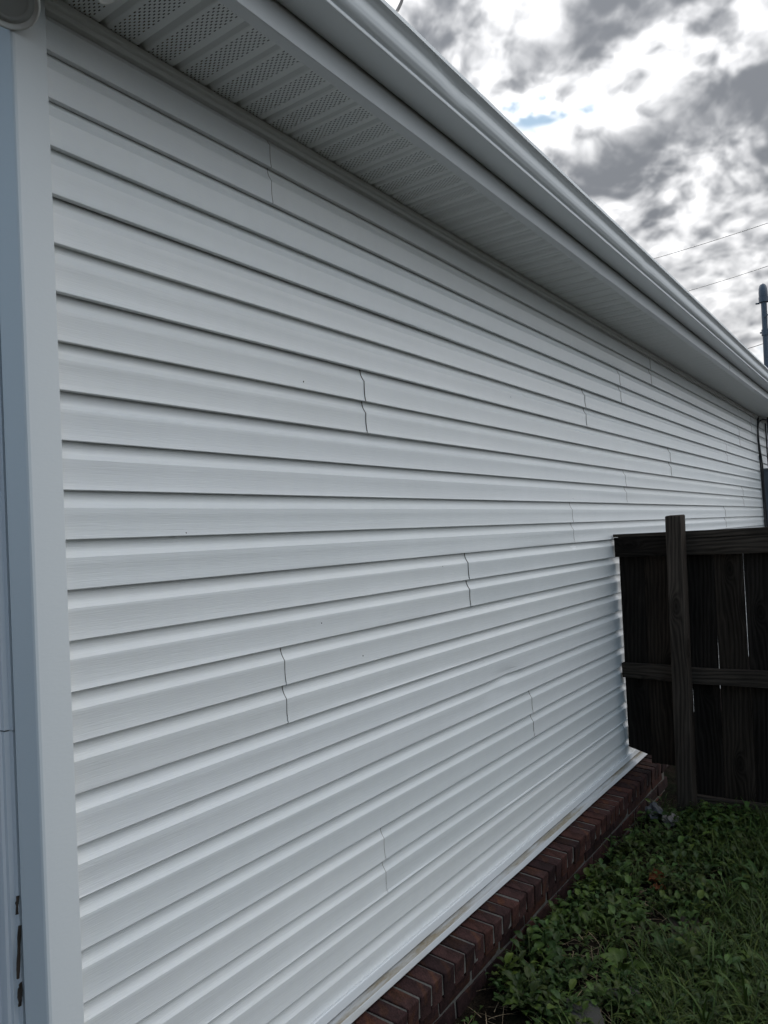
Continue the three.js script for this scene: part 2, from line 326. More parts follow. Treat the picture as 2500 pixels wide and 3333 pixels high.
// eave: soffit panels in three-plank strips with punched vents
const XE = -0.38, SY = GY + 0.112;
const soffit = mesh('soffit', boxG(XE, XB, SY + 0.045, SY + 0.07, 0.005, 0.03), osb, house);
{
  const Z0 = 0.004, Z1 = 0.272, P = 0.1;
  const pos = [], quad = (a, b, c, d) => pos.push(...a, ...b, ...c, ...a, ...c, ...d);
  for (let s = 0; s < 3; s++) {
    const o = s * P + (s === 0 ? 0.0012 : 0), e = (s + 1) * P - (s === 2 ? 0.0008 : 0), h = 0.0175;
    const q = (x0, y0, x1, y1, z0 = Z0, z1 = Z1) => quad([x0, y0, z0], [x1, y1, z0], [x1, y1, z1], [x0, y0, z1]);
    q(o, h, o + 0.003, h); q(o + 0.003, h, o + 0.018, 0.0016); q(o + 0.018, 0.0016, s * P + 0.0225, 0); q(s * P + 0.0225, 0, s * P + 0.0255, 0);
    const r0 = s * P + 0.0275, rows = 9, rp = 0.0061;
    q(s * P + 0.0255, 0, r0, 0);
    for (let r = 0; r < rows; r++) {
      const a = r0 + r * rp, hw = 0.00138, c = a + rp / 2;
      q(a, 0, c - hw, 0); q(c + hw, 0, a + rp, 0);
      let z = Z0; const off = (r % 2) * 0.0088;
      for (let m = 0; ; m++) {
        const hz = 0.010 + off + m * 0.0172; if (hz + 0.0064 > Z1 - 0.004) break;
        q(c - hw, 0, c + hw, 0, z, hz); z = hz + 0.0066;
      }
      q(c - hw, 0, c + hw, 0, z, Z1);
    }
    q(r0 + rows * rp, 0, e, 0);
    q(e, 0, e, h);                                  // the step up into the next groove
  }
  const g = new THREE.BufferGeometry();
  g.setAttribute('position', new THREE.Float32BufferAttribute(pos, 3));
  g.setAttribute('uv', new THREE.Float32BufferAttribute(new Float32Array(pos.length / 3 * 2), 2));
  g.computeVertexNormals();
  for (let x = 0.2165 - 0.6; x < XB - 0.3; x += 0.3) { const m = mesh('soffit_panel', g, soffitVinyl, soffit); m.position.set(x, SY + 0.0006 * (vn(x * 9, 3) - 0.5), 0); }
}
const eaveWob = (x, y, z) => [x, y + 0.004 * (vn(x * 0.35 + 9, 2.2) - 0.5), z];
// J-channel where soffit meets siding
mesh('soffit_trim', sweep([[SY - 0.0015, -0.018], [SY - 0.0290, -0.014], [SY - 0.0295, 0.002], [SY - 0.0275, 0.0045], [SY - 0.018, 0.0050], [SY - 0.0165, 0.0085], [SY - 0.0160, 0.012], [SY - 0.0135, 0.015], [SY - 0.0035, 0.0165], [SY - 0.0015, 0.0155], [SY - 0.0012, 0.010]], steps(XA, XB, 0.4), (x, y, z) => [x, y + 0.0014 * (vn(x * 1.3, 5.5) - 0.5), z], 0.35), soffitVinyl, house);
// fascia boards bent over the sub-fascia, with two butt joints
const fascia = mesh('fascia', boxG(XE, XB, SY + 0.012, GY + 0.285, 0.262, 0.292), osb, house);
{
  const fj = [XE, 2.467, 5.40, 8.4, XB];
  for (let i = 0; i < fj.length - 1; i++) mesh('fascia_panel', sweep([[SY + 0.011, 0.262], [SY - 0.0035, 0.264], [SY - 0.0048, 0.266], [SY - 0.0050, 0.2925], [SY - 0.0035, 0.2953], [SY + 0.004, 0.2958], [GY + 0.14, 0.2964], [GY + 0.26, 0.2960]], steps(fj[i] + 0.0018, fj[i + 1] - 0.0018, 0.25),
    (x, y, z) => [x, y + 0.0015 * (vn(x * 1.9, i * 7) - 0.5), z + 0.002 * (vn(x * 1.4 + i * 3, 4) - 0.5) - 0.0022 * (i % 2) * sstep(0.05, 0, x - fj[i])], 0.4), aluWhite, fascia);
}
// K-style gutter
const GUT = [[0.255, 0.300], [0.1755, 0.3000], [0.1742, 0.3020], [0.1735, 0.308], [0.1728, 0.3845], [0.1735, 0.3862], [0.1750, 0.3872], [0.1810, 0.3878], [0.1828, 0.3872], [0.1838, 0.3856], [0.1848, 0.3858], [0.1866, 0.3888], [0.1890, 0.3928], [0.1922, 0.3968], [0.1965, 0.4003], [0.2020, 0.4036], [0.2090, 0.4060], [0.2170, 0.4072], [0.2250, 0.4078], [0.2305, 0.4090], [0.2350, 0.4116], [0.2392, 0.4158], [0.2432, 0.4206], [0.2466, 0.4256], [0.2472, 0.4268], [0.2476, 0.4274], [0.2585, 0.4280], [0.2594, 0.4268], [0.2594, 0.4150], [0.2560, 0.4130], [0.2540, 0.4140]];
mesh('gutter', sweep(GUT.map(([y, z]) => [y + GY, z]), steps(XE - 0.02, XB, 0.06), (x, y, z) => {
  const f = sstep(0.375, 0.40, z), d1 = Math.exp(-(((x - 1.02) / 0.05) ** 2)) * 0.004 + Math.exp(-(((x - 2.86) / 0.05) ** 2)) * 0.003;
  const up = sstep(GY + 0.186, GY + 0.205, y) * (1 - sstep(GY + 0.225, GY + 0.245, y));
  return [x, y + 0.005 * (vn(x * 0.3 + 4, 8.8) - 0.5) + 0.0016 * (vn(x * 1.2, 1.4) - 0.5), z + f * (0.004 * (vn(x * 0.7 + 2, 6.6) - 0.5) + 0.0012 * (vn(x * 3.1, 2.6) - 0.5)) - up * d1];
}, 0.36), gutterPaint, house);
// roof slabs, ridge along x
{
  const ez = 0.315, ey = GY + 0.262, rz = -3.4, ry = ey + 1.25, th = 0.04;
  const prof = [[ey, ez], [ry, rz], [ey, 2 * rz - ez], [ey - th, 2 * rz - ez], [ry - th, rz], [ey - th, ez - 0.004], [ey, ez]];
  mesh('roof', sweep(prof, [XE, XB + 0.35], null, 0.1, true), shingle, house);
}
// foot of the wall: J trim, stained drip flashing, brick ledge
mesh('base_trim', sweep([[GY - 2.333, -0.020], [GY - 2.3215, -0.004], [GY - 2.3195, 0.004], [GY - 2.3175, 0.0065], [GY - 2.3170, 0.0095], [GY - 2.3185, 0.0118], [GY - 2.3215, 0.0128], [GY - 2.3440, 0.0130], [GY - 2.3455, 0.0118], [GY - 2.3460, -0.012]], steps(XA, XB, 0.1),
  (x, y, z) => [x, y + 0.0016 * (vn(x * 1.8, 3.1) - 0.5), z + 0.002 * (vn(x * 2.2, 8.1) - 0.5)], 0.5), aluWhite, house);
{
  const fl = [XA - 0.05, 2.50, 5.6];
  for (let i = 0; i < 2; i++) {
    const g = sweep([[GY - 2.3510, -0.015], [GY - 2.3512, 0.011], [GY - 2.3532, 0.0345], [GY - 2.3545, 0.0368], [GY - 2.3660, 0.0448], [GY - 2.3676, 0.0450], [GY - 2.3680, 0.041]], steps(fl[i] - (i ? 0.004 : 0), fl[i + 1], 0.04),
      (x, y, z) => { const o = sstep(0.03, 0.045, z); return [x, y + 0.001 * (vn(x * 2.4, 4) - 0.5) - (i ? 0 : 0.0012) + o * 0.0015 * (vn(x * 3.1, 9) - 0.5), z + o * (0.004 * (vn(x * 1.6 + 3, 5) - 0.5) + 0.0012 * (vn(x * 6, 5) - 0.5))]; }, 0.35);
    const uv = g.attributes.uv, p = g.attributes.position;
    for (let q = 0; q < uv.count; q++) uv.setXY(q, uv.getX(q) / 3.1, Math.min(0.98, Math.max(0.02, (p.getZ(q) + 0.0) / 0.047)));
    mesh('flashing', g, flashing, house);
  }
}
mesh('foundation', boxG(3.66, XB, -0.15, GY - 2.352, -0.14, 0.004), brickMats[3], house);
const ledge = mesh('brick_ledge', sweep([[GY - 2.3835, 0], [GY - 2.3920, 0.1205], [GY - 2.395, 0.1225], [GY - 2.450, 0.1215], [GY - 2.453, 0.098], [-0.15, 0.096], [-0.15, -0.14], [GY - 2.3835, -0.14], [GY - 2.3835, 0]], steps(-0.12, 3.64, 0.03), (x, y, z) => [x, y + 0.004 * (vn(x * 22, z * 25) - 0.5), z + (z > 0.09 ? 0.004 * (vn(x * 25, y * 25) - 0.5) : 0)], 0.5, true), mortar, house);
{
  const r = rng(5);
  const variant = (w, h, d, k) => {
    const g = new RoundedBoxGeometry(w, h, d, 2, 0.004), p = g.attributes.position, rr = rng(k * 17 + 3);
    const o = rr() * 40;
    for (let i = 0; i < p.count; i++) {
      const x = p.getX(i), y = p.getY(i), z = p.getZ(i), s = 38;
      p.setXYZ(i, x + 0.004 * (vn(y * s + o, z * s + o) - 0.5), y + 0.004 * (vn(x * s + o + 5, z * s + 9) - 0.5), z + 0.006 * (vn(x * s + o + 8, y * s + 3) - 0.5));
    }
    g.computeVertexNormals();
    const uv = g.attributes.uv; for (let i = 0; i < uv.count; i++) uv.setXY(i, p.getX(i) + p.getZ(i) * 0.6 + o, p.getY(i) + p.getZ(i) * 0.7 + o * 1.7);
    return g;
  };
  const row = [0, 1, 2, 3, 4].map((k) => variant(0.0575, 0.076, 0.19, k)), str = [5, 6, 7].map((k) => variant(0.196, 0.056, 0.09, k));
  for (let i = 0, x = 0.012; x < 3.63; i++, x += 0.0667) {
    const m = mesh('brick', row[Math.floor(r() * 5)], brickMats[Math.floor(r() * 4)], ledge);
    m.position.set(x + 0.003 * (r() - 0.5), GY - 2.4185 + 0.003 * (r() - 0.5), 0.0315 + 0.005 * (r() - 0.5));
    m.rotation.set(0.075 + 0.02 * (r() - 0.5), 0.03 * (r() - 0.5), 0.025 * (r() - 0.5));
  }
  for (let c = 0; c < 3; c++) for (let x = -0.02 + (c % 2) * 0.1; x < 3.60; x += 0.2065) {
    const m = mesh('brick', str[Math.floor(r() * 3)], brickMats[Math.floor(r() * 4)], ledge);
    m.position.set(x + 0.003 * (r() - 0.5), GY - 2.4925 - c * 0.0667, 0.0565 + 0.004 * (r() - 0.5)); m.rotation.y = 0.015 * (r() - 0.5);
  }
}

// ------------------------------------------------------------------ flood light under the eave corner
{
  const f = thing('flood_light', 'white twin-head flood light hanging under the eave at the house corner', 'lamp');
  const by = SY - 0.002;
  mesh('mounting_plate', (() => { const g = new THREE.CylinderGeometry(0.055, 0.058, 0.022, 28); g.translate(-0.03, by - 0.011, 0.165); return g; })(), lampWhite, f);
  const head = (c, dir, R) => {
    const d = V(...dir).normalize(), qn = new THREE.Quaternion().setFromUnitVectors(V(0, 1, 0), d);
    const pr = [[0, -0.085], [0.022, -0.084], [0.030, -0.074], [0.034, -0.045], [R * 0.90, -0.012], [R * 0.985, -0.006], [R, 0], [R * 0.992, 0.005], [R * 0.95, 0.0075], [R * 0.90, 0.0055], [R * 0.85, 0.0005], [R * 0.80, -0.001]];
    const mk = (pts) => { const g = new THREE.LatheGeometry(pts.map(([x, y]) => new THREE.Vector2(x, y)), 44); g.applyQuaternion(qn); g.translate(...c); return g; };
    const h = mesh('lamp_head', mk(pr), lampWhite, f);
    mesh('lens', mk([[R * 0.81, -0.0012], [R * 0.72, 0.0015], [R * 0.60, 0.0018], [R * 0.575, -0.0015], [0.0001, -0.002]]), lampLens, h);
    const back = V(...c).addScaledVector(d, -0.08);
    mesh('arm', tubeG([[-0.03 + 0.25 * (c[0] + 0.03), by - 0.02, 0.165], [lerp(-0.03, back.x, 0.6), lerp(by, back.y, 0.55), lerp(0.165, back.z, 0.6)], [back.x, back.y, back.z]], 0.009, 12, 8), lampWhite, f);
  };
  head([-0.104, GY + 0.024, 0.049], [-0.34, -0.80, 0.42], 0.056);
  head([0.040, GY + 0.085, 0.175], [0.55, -0.72, 0.45], 0.052);
}

// ------------------------------------------------------------------ cable looping over the gutter
tag(mesh('cable', tubeG([[0.60, GY + 0.235, 0.33], [0.655, GY + 0.238, 0.385], [0.70, GY + 0.266, 0.408], [0.721, GY + 0.293, 0.402], [0.740, GY + 0.320, 0.400], [0.757, GY + 0.350, 0.398], [0.762, GY + 0.385, 0.385], [0.74, GY + 0.43, 0.33], [0.66, GY + 0.45, 0.22], [0.56, GY + 0.41, 0.08], [0.52, GY + 0.375, 0.0]], 0.0042, 60, 10), black), 'black cable arching up above the gutter near the house corner', 'cable');

// ------------------------------------------------------------------ service mast, meter box and cables at the far end
{
  const m = thing('service_mast', 'grey blue electrical mast with rounded cap standing above the far gutter', 'mast');
  const x = 8.72, lean = 0.021, pz = (y) => 0.094 + lean * y;
  const P = (y, dx = 0, dz = 0) => [x + dx, GY + y, pz(y) + dz];
  mesh('pipe', cyl(P(-0.49), P(1.50), 0.031, 0.031, 20), mastGrey, m);
  const cap = new THREE.LatheGeometry([[0.0001, 0.165], [0.018, 0.160], [0.034, 0.142], [0.045, 0.105], [0.049, 0.06], [0.049, 0.02], [0.046, 0]].map(([a, b]) => new THREE.Vector2(a, b)), 24);
  cap.scale(1, 1, 1.0); cap.translate(...P(1.50)); mesh('weather_cap', cap, mastGrey, m);
  mesh('clamp', cyl(P(1.445), P(1.505), 0.052, 0.054, 20), mastGrey, m);
  mesh('clamp', cyl(P(1.06), P(1.13), 0.040, 0.040, 20), mastGrey, m);
  mesh('bolt', cyl(P(1.443, 0, -0.045), P(1.447, 0, -0.085), 0.011), mastGrey, m);
  mesh('bolt', cyl(P(1.10, 0, -0.03), P(1.10, 0, -0.055), 0.010), mastGrey, m);
  mesh('bracket', boxG(x - 0.02, x + 0.02, GY + 1.07, GY + 1.12, pz(1.1) + 0.03, pz(1.1) + 0.09), mastGrey, m);
  mesh('service_wire', tubeG([P(1.46, 0, 0.05), P(1.36, 0.02, 0.085), P(1.24, 0.02, 0.09), P(1.20, 0, 0.13), P(1.26, 0, 0.26), P(1.5, 0.4, 0.9)], 0.008, 30, 7), black, m);
  mesh('service_wire', tubeG([P(1.44, 0, 0.06), P(1.30, -0.02, 0.10), P(1.15, 0.0, 0.06), P(1.13, 0, 0.10), P(1.25, 0, 0.2), P(1.5, 0.5, 0.9)], 0.008, 30, 7), black, m);
  mesh('service_wire', tubeG([P(1.26, -0.035, 0.0), P(1.29, -0.03, 0.05), P(1.30, 0, 0.12), P(1.6, 0.6, 0.95)], 0.006, 24, 7), mastGrey, m);
  const b = thing('meter_box', 'dark grey electric meter box on the far end of the siding', 'meter box');
  mesh('body', (() => { const g = new RoundedBoxGeometry(0.36, 0.82, 0.22, 3, 0.012); g.translate(8.76, GY - 0.90, 0.11); return g; })(), boxGrey, b);
  mesh('lid', (() => { const g = new RoundedBoxGeometry(0.375, 0.03, 0.235, 2, 0.008); g.translate(8.76, GY - 0.492, 0.114); return g; })(), boxGrey, b);
  mesh('cover', (() => { const g = new RoundedBoxGeometry(0.32, 0.40, 0.014, 2, 0.006); g.translate(8.76, GY - 0.74, 0.224); return g; })(), boxGrey, b);
  mesh('meter', (() => { const g = new THREE.CylinderGeometry(0.085, 0.09, 0.07, 28); g.rotateX(Math.PI / 2); g.translate(8.76, GY - 0.72, 0.262); return g; })(), lampLens, b);
  tag(mesh('cable', tubeG([[8.50, GY + 0.13, 0.012], [8.475, GY + 0.03, 0.008], [8.44, GY - 0.10, 0.006], [8.45, GY - 0.28, 0.006], [8.44, GY - 0.50, 0.012], [8.47, GY - 0.70, 0.010], [8.44, GY - 0.95, 0.014], [8.42, GY - 1.20, 0.016], [8.44, GY - 1.5, 0.02]], 0.011, 60, 8), black), 'thick black cable running down the siding beside the meter box', 'cable');
  tag(mesh('cable', tubeG([[8.75, GY + 0.09, 0.06], [8.62, GY + 0.085, 0.035], [8.50, GY + 0.05, 0.018], [8.43, GY - 0.0, 0.014], [8.41, GY - 0.12, 0.012], [8.42, GY - 0.30, 0.020], [8.47, GY - 0.48, 0.024], [8.45, GY - 0.75, 0.026], [8.46, GY - 1.1, 0.03], [8.46, GY - 1.5, 0.03]], 0.008, 60, 8), black), 'thin black cable arching from the mast to the siding', 'cable');
  tag(mesh('cable', tubeG([[8.98, GY + 0.08, 0.01], [8.99, GY - 0.1, 0.01], [8.96, GY - 0.3, 0.012], [8.94, GY - 0.5, 0.02]], 0.009, 24, 8), black), 'short black cable on the siding above the meter box', 'cable');
}
// overhead lines far behind the roof
{
  const C = camera.position, line = (d0, d1, dist0, dist1, rad, label) => {
    const a = C.clone().addScaledVector(V(...d0), dist0), b = C.clone().addScaledVector(V(...d1), dist1), d = b.clone().sub(a);
    const p = []; for (let i = 0; i <= 12; i++) { const t = -1.1 + 3.6 * i / 12, q = a.clone().addScaledVector(d, t); q.y += 0.02 * d.length() * (t - 0.5) * (t - 0.5) - 0.005 * d.length(); p.push([q.x, q.y, q.z]); }
    tag(mesh('overhead_wire', tubeG(p, rad * 0.7, 40, 6), wireGrey), label, 'wire', 'overhead wires');
  };
  line([0.919, 0.319, -0.232], [0.936, 0.332, -0.114], 26, 24, 0.012, 'uppermost thin overhead wire crossing the cloudy sky');
  line([0.939, 0.277, -0.202], [0.950, 0.288, -0.119], 27, 25, 0.012, 'middle thin overhead wire crossing the sky beside the mast');
  line([0.968, 0.202, -0.147], [0.970, 0.2045, -0.134], 27, 26.5, 0.016, 'lowest overhead wire passing behind the mast just above the gutter');
}

// ------------------------------------------------------------------ fence
{
  const f = thing('wooden_fence', 'dark weathered wooden privacy fence butting against the white siding', 'fence');
  const r = rng(77);
  // a plank whose ends are given as four corners in (z, y), front face at x0, thickness t
  function plank(name, c, x0, t, m, wobble = 0.003, o = {}) {
    const [bl, br, tr, tl] = c, ny = o.n || 14, pos = [], uv = [], idx = [], along = o.along || 'y', s = r() * 30;
    const P = (a, b) => { // a across 0..1, b along 0..1
      const z0 = lerp(bl[0], tl[0], b), z1 = lerp(br[0], tr[0], b), y0 = lerp(bl[1], tl[1], b), y1 = lerp(br[1], tr[1], b);
      return along === 'y' ? [lerp(z0, z1, a), lerp(y0, y1, a)] : [lerp(lerp(bl[0], br[0], b), lerp(tl[0], tr[0], b), a), lerp(lerp(bl[1], br[1], b), lerp(tl[1], tr[1], b), a)];
    };
    const ring = [[0.0, 0.0], [0.018, -1], [0.5, -1], [0.982, -1], [1, 0], [1, 1], [0, 1]], L = along === 'y' ? Math.abs(tl[1] - bl[1]) : Math.abs(br[0] - bl[0]), Wd = along === 'y' ? Math.abs(br[0] - bl[0]) : Math.abs(tl[1] - bl[1]);
    for (let j = 0; j <= ny; j++) for (let i = 0; i <= ring.length; i++) {
      const [a, side] = ring[i % ring.length], b = j / ny, e = a < 0.01 ? -1 : a > 0.99 ? 1 : 0;
      let [z, y] = P(a, b); const w = wobble * (vn(b * L * 5 + s + e * 9, e * 3 + 4) - 0.5) * 2 * Math.abs(e), bow = wobble * 1.6 * (vn(b * L * 1.7 + s, 8) - 0.5);
      if (along === 'y') z += w; else y += w;
      pos.push(x0 + (side < 0 ? 0 : side > 0 ? t : 0.0022) + bow, y, z); uv.push((i < 5 ? a * Wd : Wd + 0.02 * (i - 4)) + s, b * L + s * 1.3);
    }
    const n = ring.length + 1;
    for (let j = 0; j < ny; j++) for (let i = 0; i < ring.length; i++) { const p = j * n + i, q = p + n; idx.push(p, q, p + 1, p + 1, q, q + 1); }
    for (const [base, flip] of [[0, 0], [ny * n, 1]]) for (let i = 1; i < ring.length - 1; i++) flip ? idx.push(base, base + i + 1, base + i) : idx.push(base, base + i, base + i + 1);
    const g = new THREE.BufferGeometry();
    g.setAttribute('position', new THREE.Float32BufferAttribute(pos, 3)); g.setAttribute('uv', new THREE.Float32BufferAttribute(uv, 2)); g.setIndex(idx);
    return mesh(name, toCreasedNormals(g, 0.6), m, f);
  }
  const T = GY - 1.10, BX = 3.340;
  const cuts = [[[0.020, 0.0045], [0.1570, 0.1230], GY - 2.312], [[0.1595, 0.1255], [0.299, 0.268], GY - 2.352], [[0.303, 0.272], [0.3800, 0.351], GY - 2.487], [[0.3825, 0.3545], [0.5155, 0.4895], GY - 2.492], [[0.518, 0.4925], [0.6560, 0.6380], GY - 2.494], [[0.6585, 0.6415], [0.795, 0.777], GY - 2.50]];
  for (let z = 0.8; z < 3.0; z += 0.1435) cuts.push([[z, z - 0.012], [z + 0.139, z + 0.127], GY - 2.49 - 0.02 * r()]);
  cuts.forEach(([lft, rgt, yb], i) => {
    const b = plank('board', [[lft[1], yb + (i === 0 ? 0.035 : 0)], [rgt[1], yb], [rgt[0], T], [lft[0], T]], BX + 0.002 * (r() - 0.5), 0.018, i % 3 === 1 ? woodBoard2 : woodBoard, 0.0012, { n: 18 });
    b.position.x = 0;
  });
  // rails: short pieces between wall and post, long pieces beyond it
  const rail = (z0, z1, y0, y1, y2, y3, x0, m, wob = 0.0025) => plank('rail', [[z0, y1], [z1, y3], [z1, y2], [z0, y0]], x0, 0.036, m, wob, { along: 'z', n: 14 });
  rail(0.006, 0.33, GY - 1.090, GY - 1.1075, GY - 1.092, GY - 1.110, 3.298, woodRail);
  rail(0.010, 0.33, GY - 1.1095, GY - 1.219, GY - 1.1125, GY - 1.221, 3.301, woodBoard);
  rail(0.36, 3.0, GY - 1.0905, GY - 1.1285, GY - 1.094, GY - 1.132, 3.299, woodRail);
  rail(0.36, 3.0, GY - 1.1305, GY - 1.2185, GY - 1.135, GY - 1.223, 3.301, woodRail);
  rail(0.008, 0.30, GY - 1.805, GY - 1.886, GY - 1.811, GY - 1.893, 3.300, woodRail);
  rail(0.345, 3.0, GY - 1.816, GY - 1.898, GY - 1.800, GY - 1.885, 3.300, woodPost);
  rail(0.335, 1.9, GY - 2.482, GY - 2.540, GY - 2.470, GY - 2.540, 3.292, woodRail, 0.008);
  // square post, leaning slightly
  {
    const g = new RoundedBoxGeometry(0.086, 1.62, 0.083, 3, 0.007), p = g.attributes.position, uv = g.attributes.uv;
    for (let i = 0; i < p.count; i++) {
      const x = p.getX(i), y = p.getY(i), z = p.getZ(i), h = (y + 0.81) / 1.62;
      uv.setXY(i, x + z * 1.0 + 0.11, y * 0.9);
      p.setXYZ(i, 3.253 + x + 0.004 * (vn(y * 6, z * 20) - 0.5), GY - 1.005 - 1.62 + h * 1.62 + (h > 0.9 ? 0.004 * (x / 0.086) : 0), 0.312 - 0.041 * (1 - h) * 1.05 + 0.0475 + z + 0.004 * (vn(y * 5 + 7, x * 20) - 0.5));
    }
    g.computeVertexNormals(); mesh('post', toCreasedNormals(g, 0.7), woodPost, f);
    const g2 = g.clone(); g2.translate(0, 0, 2.35); mesh('post', g2, woodPost, f);
  }
}

// ------------------------------------------------------------------ house-shaped blocker added unseen, out of frame: it takes the low sky from post, casing and fence
{
  const m = thing('added_sky_blocker', 'tall dark house added out of view to block low sky from the gable end', 'house');
  const brown = matte([0.085, 0.06, 0.05], 0.9, 0.3, { bumpMap: brickBump, bumpScale: 0.004 });
  mesh('wall', boxG(-19, -10.5, -0.1, 6.2, -12, 9), brown, m);
  mesh('roof', boxG(-19.5, -10, 6.2, 6.4, -12.5, 9.5), shingle, m);
  for (const z of [-8, -2, 4]) for (const y of [1, 3.8]) { const w = mesh('window', boxG(-10.497, -10.44, y, y + 1.4, z, z + 1.1), aluWhite, m); mesh('pane', boxG(-10.438, -10.43, y + 0.08, y + 1.32, z + 0.08, z + 1.02), mat([0.02, 0.025, 0.03], 0.08), w); }
}
// ------------------------------------------------------------------ ground
const groundY = (x, z) => {
  const near = Math.exp(-((x - 2) ** 2 + (z - 1) ** 2) / 40);
  return near * (0.05 * (vn(x * 1.3 + 3, z * 1.3 + 7) - 0.5) + 0.03 * (vn(x * 4.1, z * 4.1 + 2) - 0.5) + 0.012 * (vn(x * 14, z * 14) - 0.5)) - 0.025 * Math.exp(-(((z - 0.12) / 0.10) ** 2)) * near;
};
{
  const ax = [], az = [];
  for (const v of [-400, -120, -40, -15, -6]) ax.push(v); for (let x = -3; x <= 6.01; x += 0.06) ax.push(x); for (const v of [8, 12, 20, 40, 120, 400]) ax.push(v);
  for (const v of [-400, -120, -40, -15, -4]) az.push(v); for (let z = 0.02; z <= 4.01; z += 0.06) az.push(z); for (const v of [6, 10, 20, 50, 130, 400]) az.push(v);
  const pos = [], uv = [], idx = [];
  for (const z of az) for (const x of ax) { pos.push(x, groundY(x, z), z); uv.push(x, z); }
  const n = ax.length;
  for (let j = 0; j < az.length - 1; j++) for (let i = 0; i < n - 1; i++) { const p = j * n + i; idx.push(p, p + n, p + 1, p + 1, p + n, p + n + 1); }
  const g = new THREE.BufferGeometry();
  g.setAttribute('position', new THREE.Float32BufferAttribute(pos, 3)); g.setAttribute('uv', new THREE.Float32BufferAttribute(uv, 2)); g.setIndex(idx); g.computeVertexNormals();
  const soilTex = tex(1024, 1024, (u, v) => {
    const a = fbm(u * 20, v * 20, 5, 20, 20), b = fbm(u * 120, v * 120, 2, 120, 120), gr = sstep(0.5, 0.7, fbm(u * 9 + 3, v * 9, 4, 9, 9)), k = 0.5 + 0.9 * (a - 0.5) + 0.6 * (b - 0.5);
    return [lerp(0.026, 0.014, gr) * k, lerp(0.019, 0.020, gr) * k, lerp(0.013, 0.008, gr) * k];
  }, true, [1, 1]);
  const gm = mesh('ground', g, matte([1, 1, 1], 0.95, 0.15, { map: soilTex, bumpMap: brickBump, bumpScale: 0.01 }));
  gm.userData = { kind: 'structure' };
}

// ------------------------------------------------------------------ plants
const leafTex = tex(256, 256, (u, v) => {           // u across, v along the blade; veins
  const c = Math.abs(u - 0.5) * 2, mid = Math.exp(-((c / 0.05) ** 2)), rib = 0.5 + 0.5 * Math.cos(c * 3.1 * Math.PI * 2 / (0.4 + Math.sin(Math.max(0.05, v) * 3.0))), n = fbm(u * 12, v * 12, 4, 12, 12);
  const k = 0.72 + 0.5 * n + 0.12 * (rib - 0.5) + 0.25 * mid;
  return [0.052 * k, 0.093 * k, 0.020 * k];
}, true);
const leafMats = [[1, 1, 1], [0.70, 0.82, 0.95], [1.25, 1.12, 0.9], [0.85, 0.9, 1.2]].map((c) => new THREE.MeshPhysicalMaterial({ color: new THREE.Color().setRGB(...c), map: leafTex, roughness: 0.48, specularIntensity: 0.4, transmission: 0.2, thickness: 0, side: THREE.DoubleSide }));
const grassMat = new THREE.MeshPhysicalMaterial({ color: new THREE.Color().setRGB(0.055, 0.092, 0.018), roughness: 0.5, specularIntensity: 0.4, transmission: 0.2, thickness: 0, side: THREE.DoubleSide });
// a leaf along +z: petiole then a blade of given length and width, drooping
function leafG(len, wid, pet, rise, droop, cup = 0.25, tip = 1.4, teeth = 0) {
  const N = 7, M = 4, pos = [], uv = [], idx = [];
  for (let j = 0; j <= N; j++) {
    const t = j / N, s = t, ang = rise - droop * s * s, w = wid * 0.5 * Math.sin(Math.PI * Math.pow(Math.min(0.999, Math.max(0.012, s)), 1 / tip)) ** 0.75 * (1 + teeth * ((j % 2) - 0.5));
    // walk along the arc
    let z = 0, y = 0; const st = 6; for (let q = 0; q < st; q++) { const a = rise - droop * ((s * (q + 0.5) / st) ** 2) * 1.0; z += Math.cos(a) * s * len / st; y += Math.sin(a) * s * len / st; }
    z += Math.cos(rise) * pet; y += Math.sin(rise) * pet;
    for (let i = 0; i <= M; i++) { const u = i / M * 2 - 1, c = cup * w * u * u + 0.06 * wid * Math.sin(s * 9 + u * 3) * Math.abs(u); pos.push(u * w, y + c * Math.cos(ang), z - c * Math.sin(ang)); uv.push(i / M, t); }
  }
  for (let j = 0; j < N; j++) for (let i = 0; i < M; i++) { const p = j * (M + 1) + i, q = p + M + 1; idx.push(p, p + 1, q, q, p + 1, q + 1); }
  if (pet > 0) {
    const b = pos.length / 3, hw = Math.max(0.0009, wid * 0.03);
    pos.push(-hw, 0, 0, hw, 0, 0, -hw, Math.sin(rise) * pet, Math.cos(rise) * pet, hw, Math.sin(rise) * pet, Math.cos(rise) * pet); uv.push(0.45, 0, 0.55, 0, 0.45, 0.1, 0.55, 0.1);
    idx.push(b, b + 1, b + 2, b + 2, b + 1, b + 3);
  }
  const g = new THREE.BufferGeometry();
  g.setAttribute('position', new THREE.Float32BufferAttribute(pos, 3)); g.setAttribute('uv', new THREE.Float32BufferAttribute(uv, 2)); g.setIndex(idx); g.computeVertexNormals();
  return g;
}
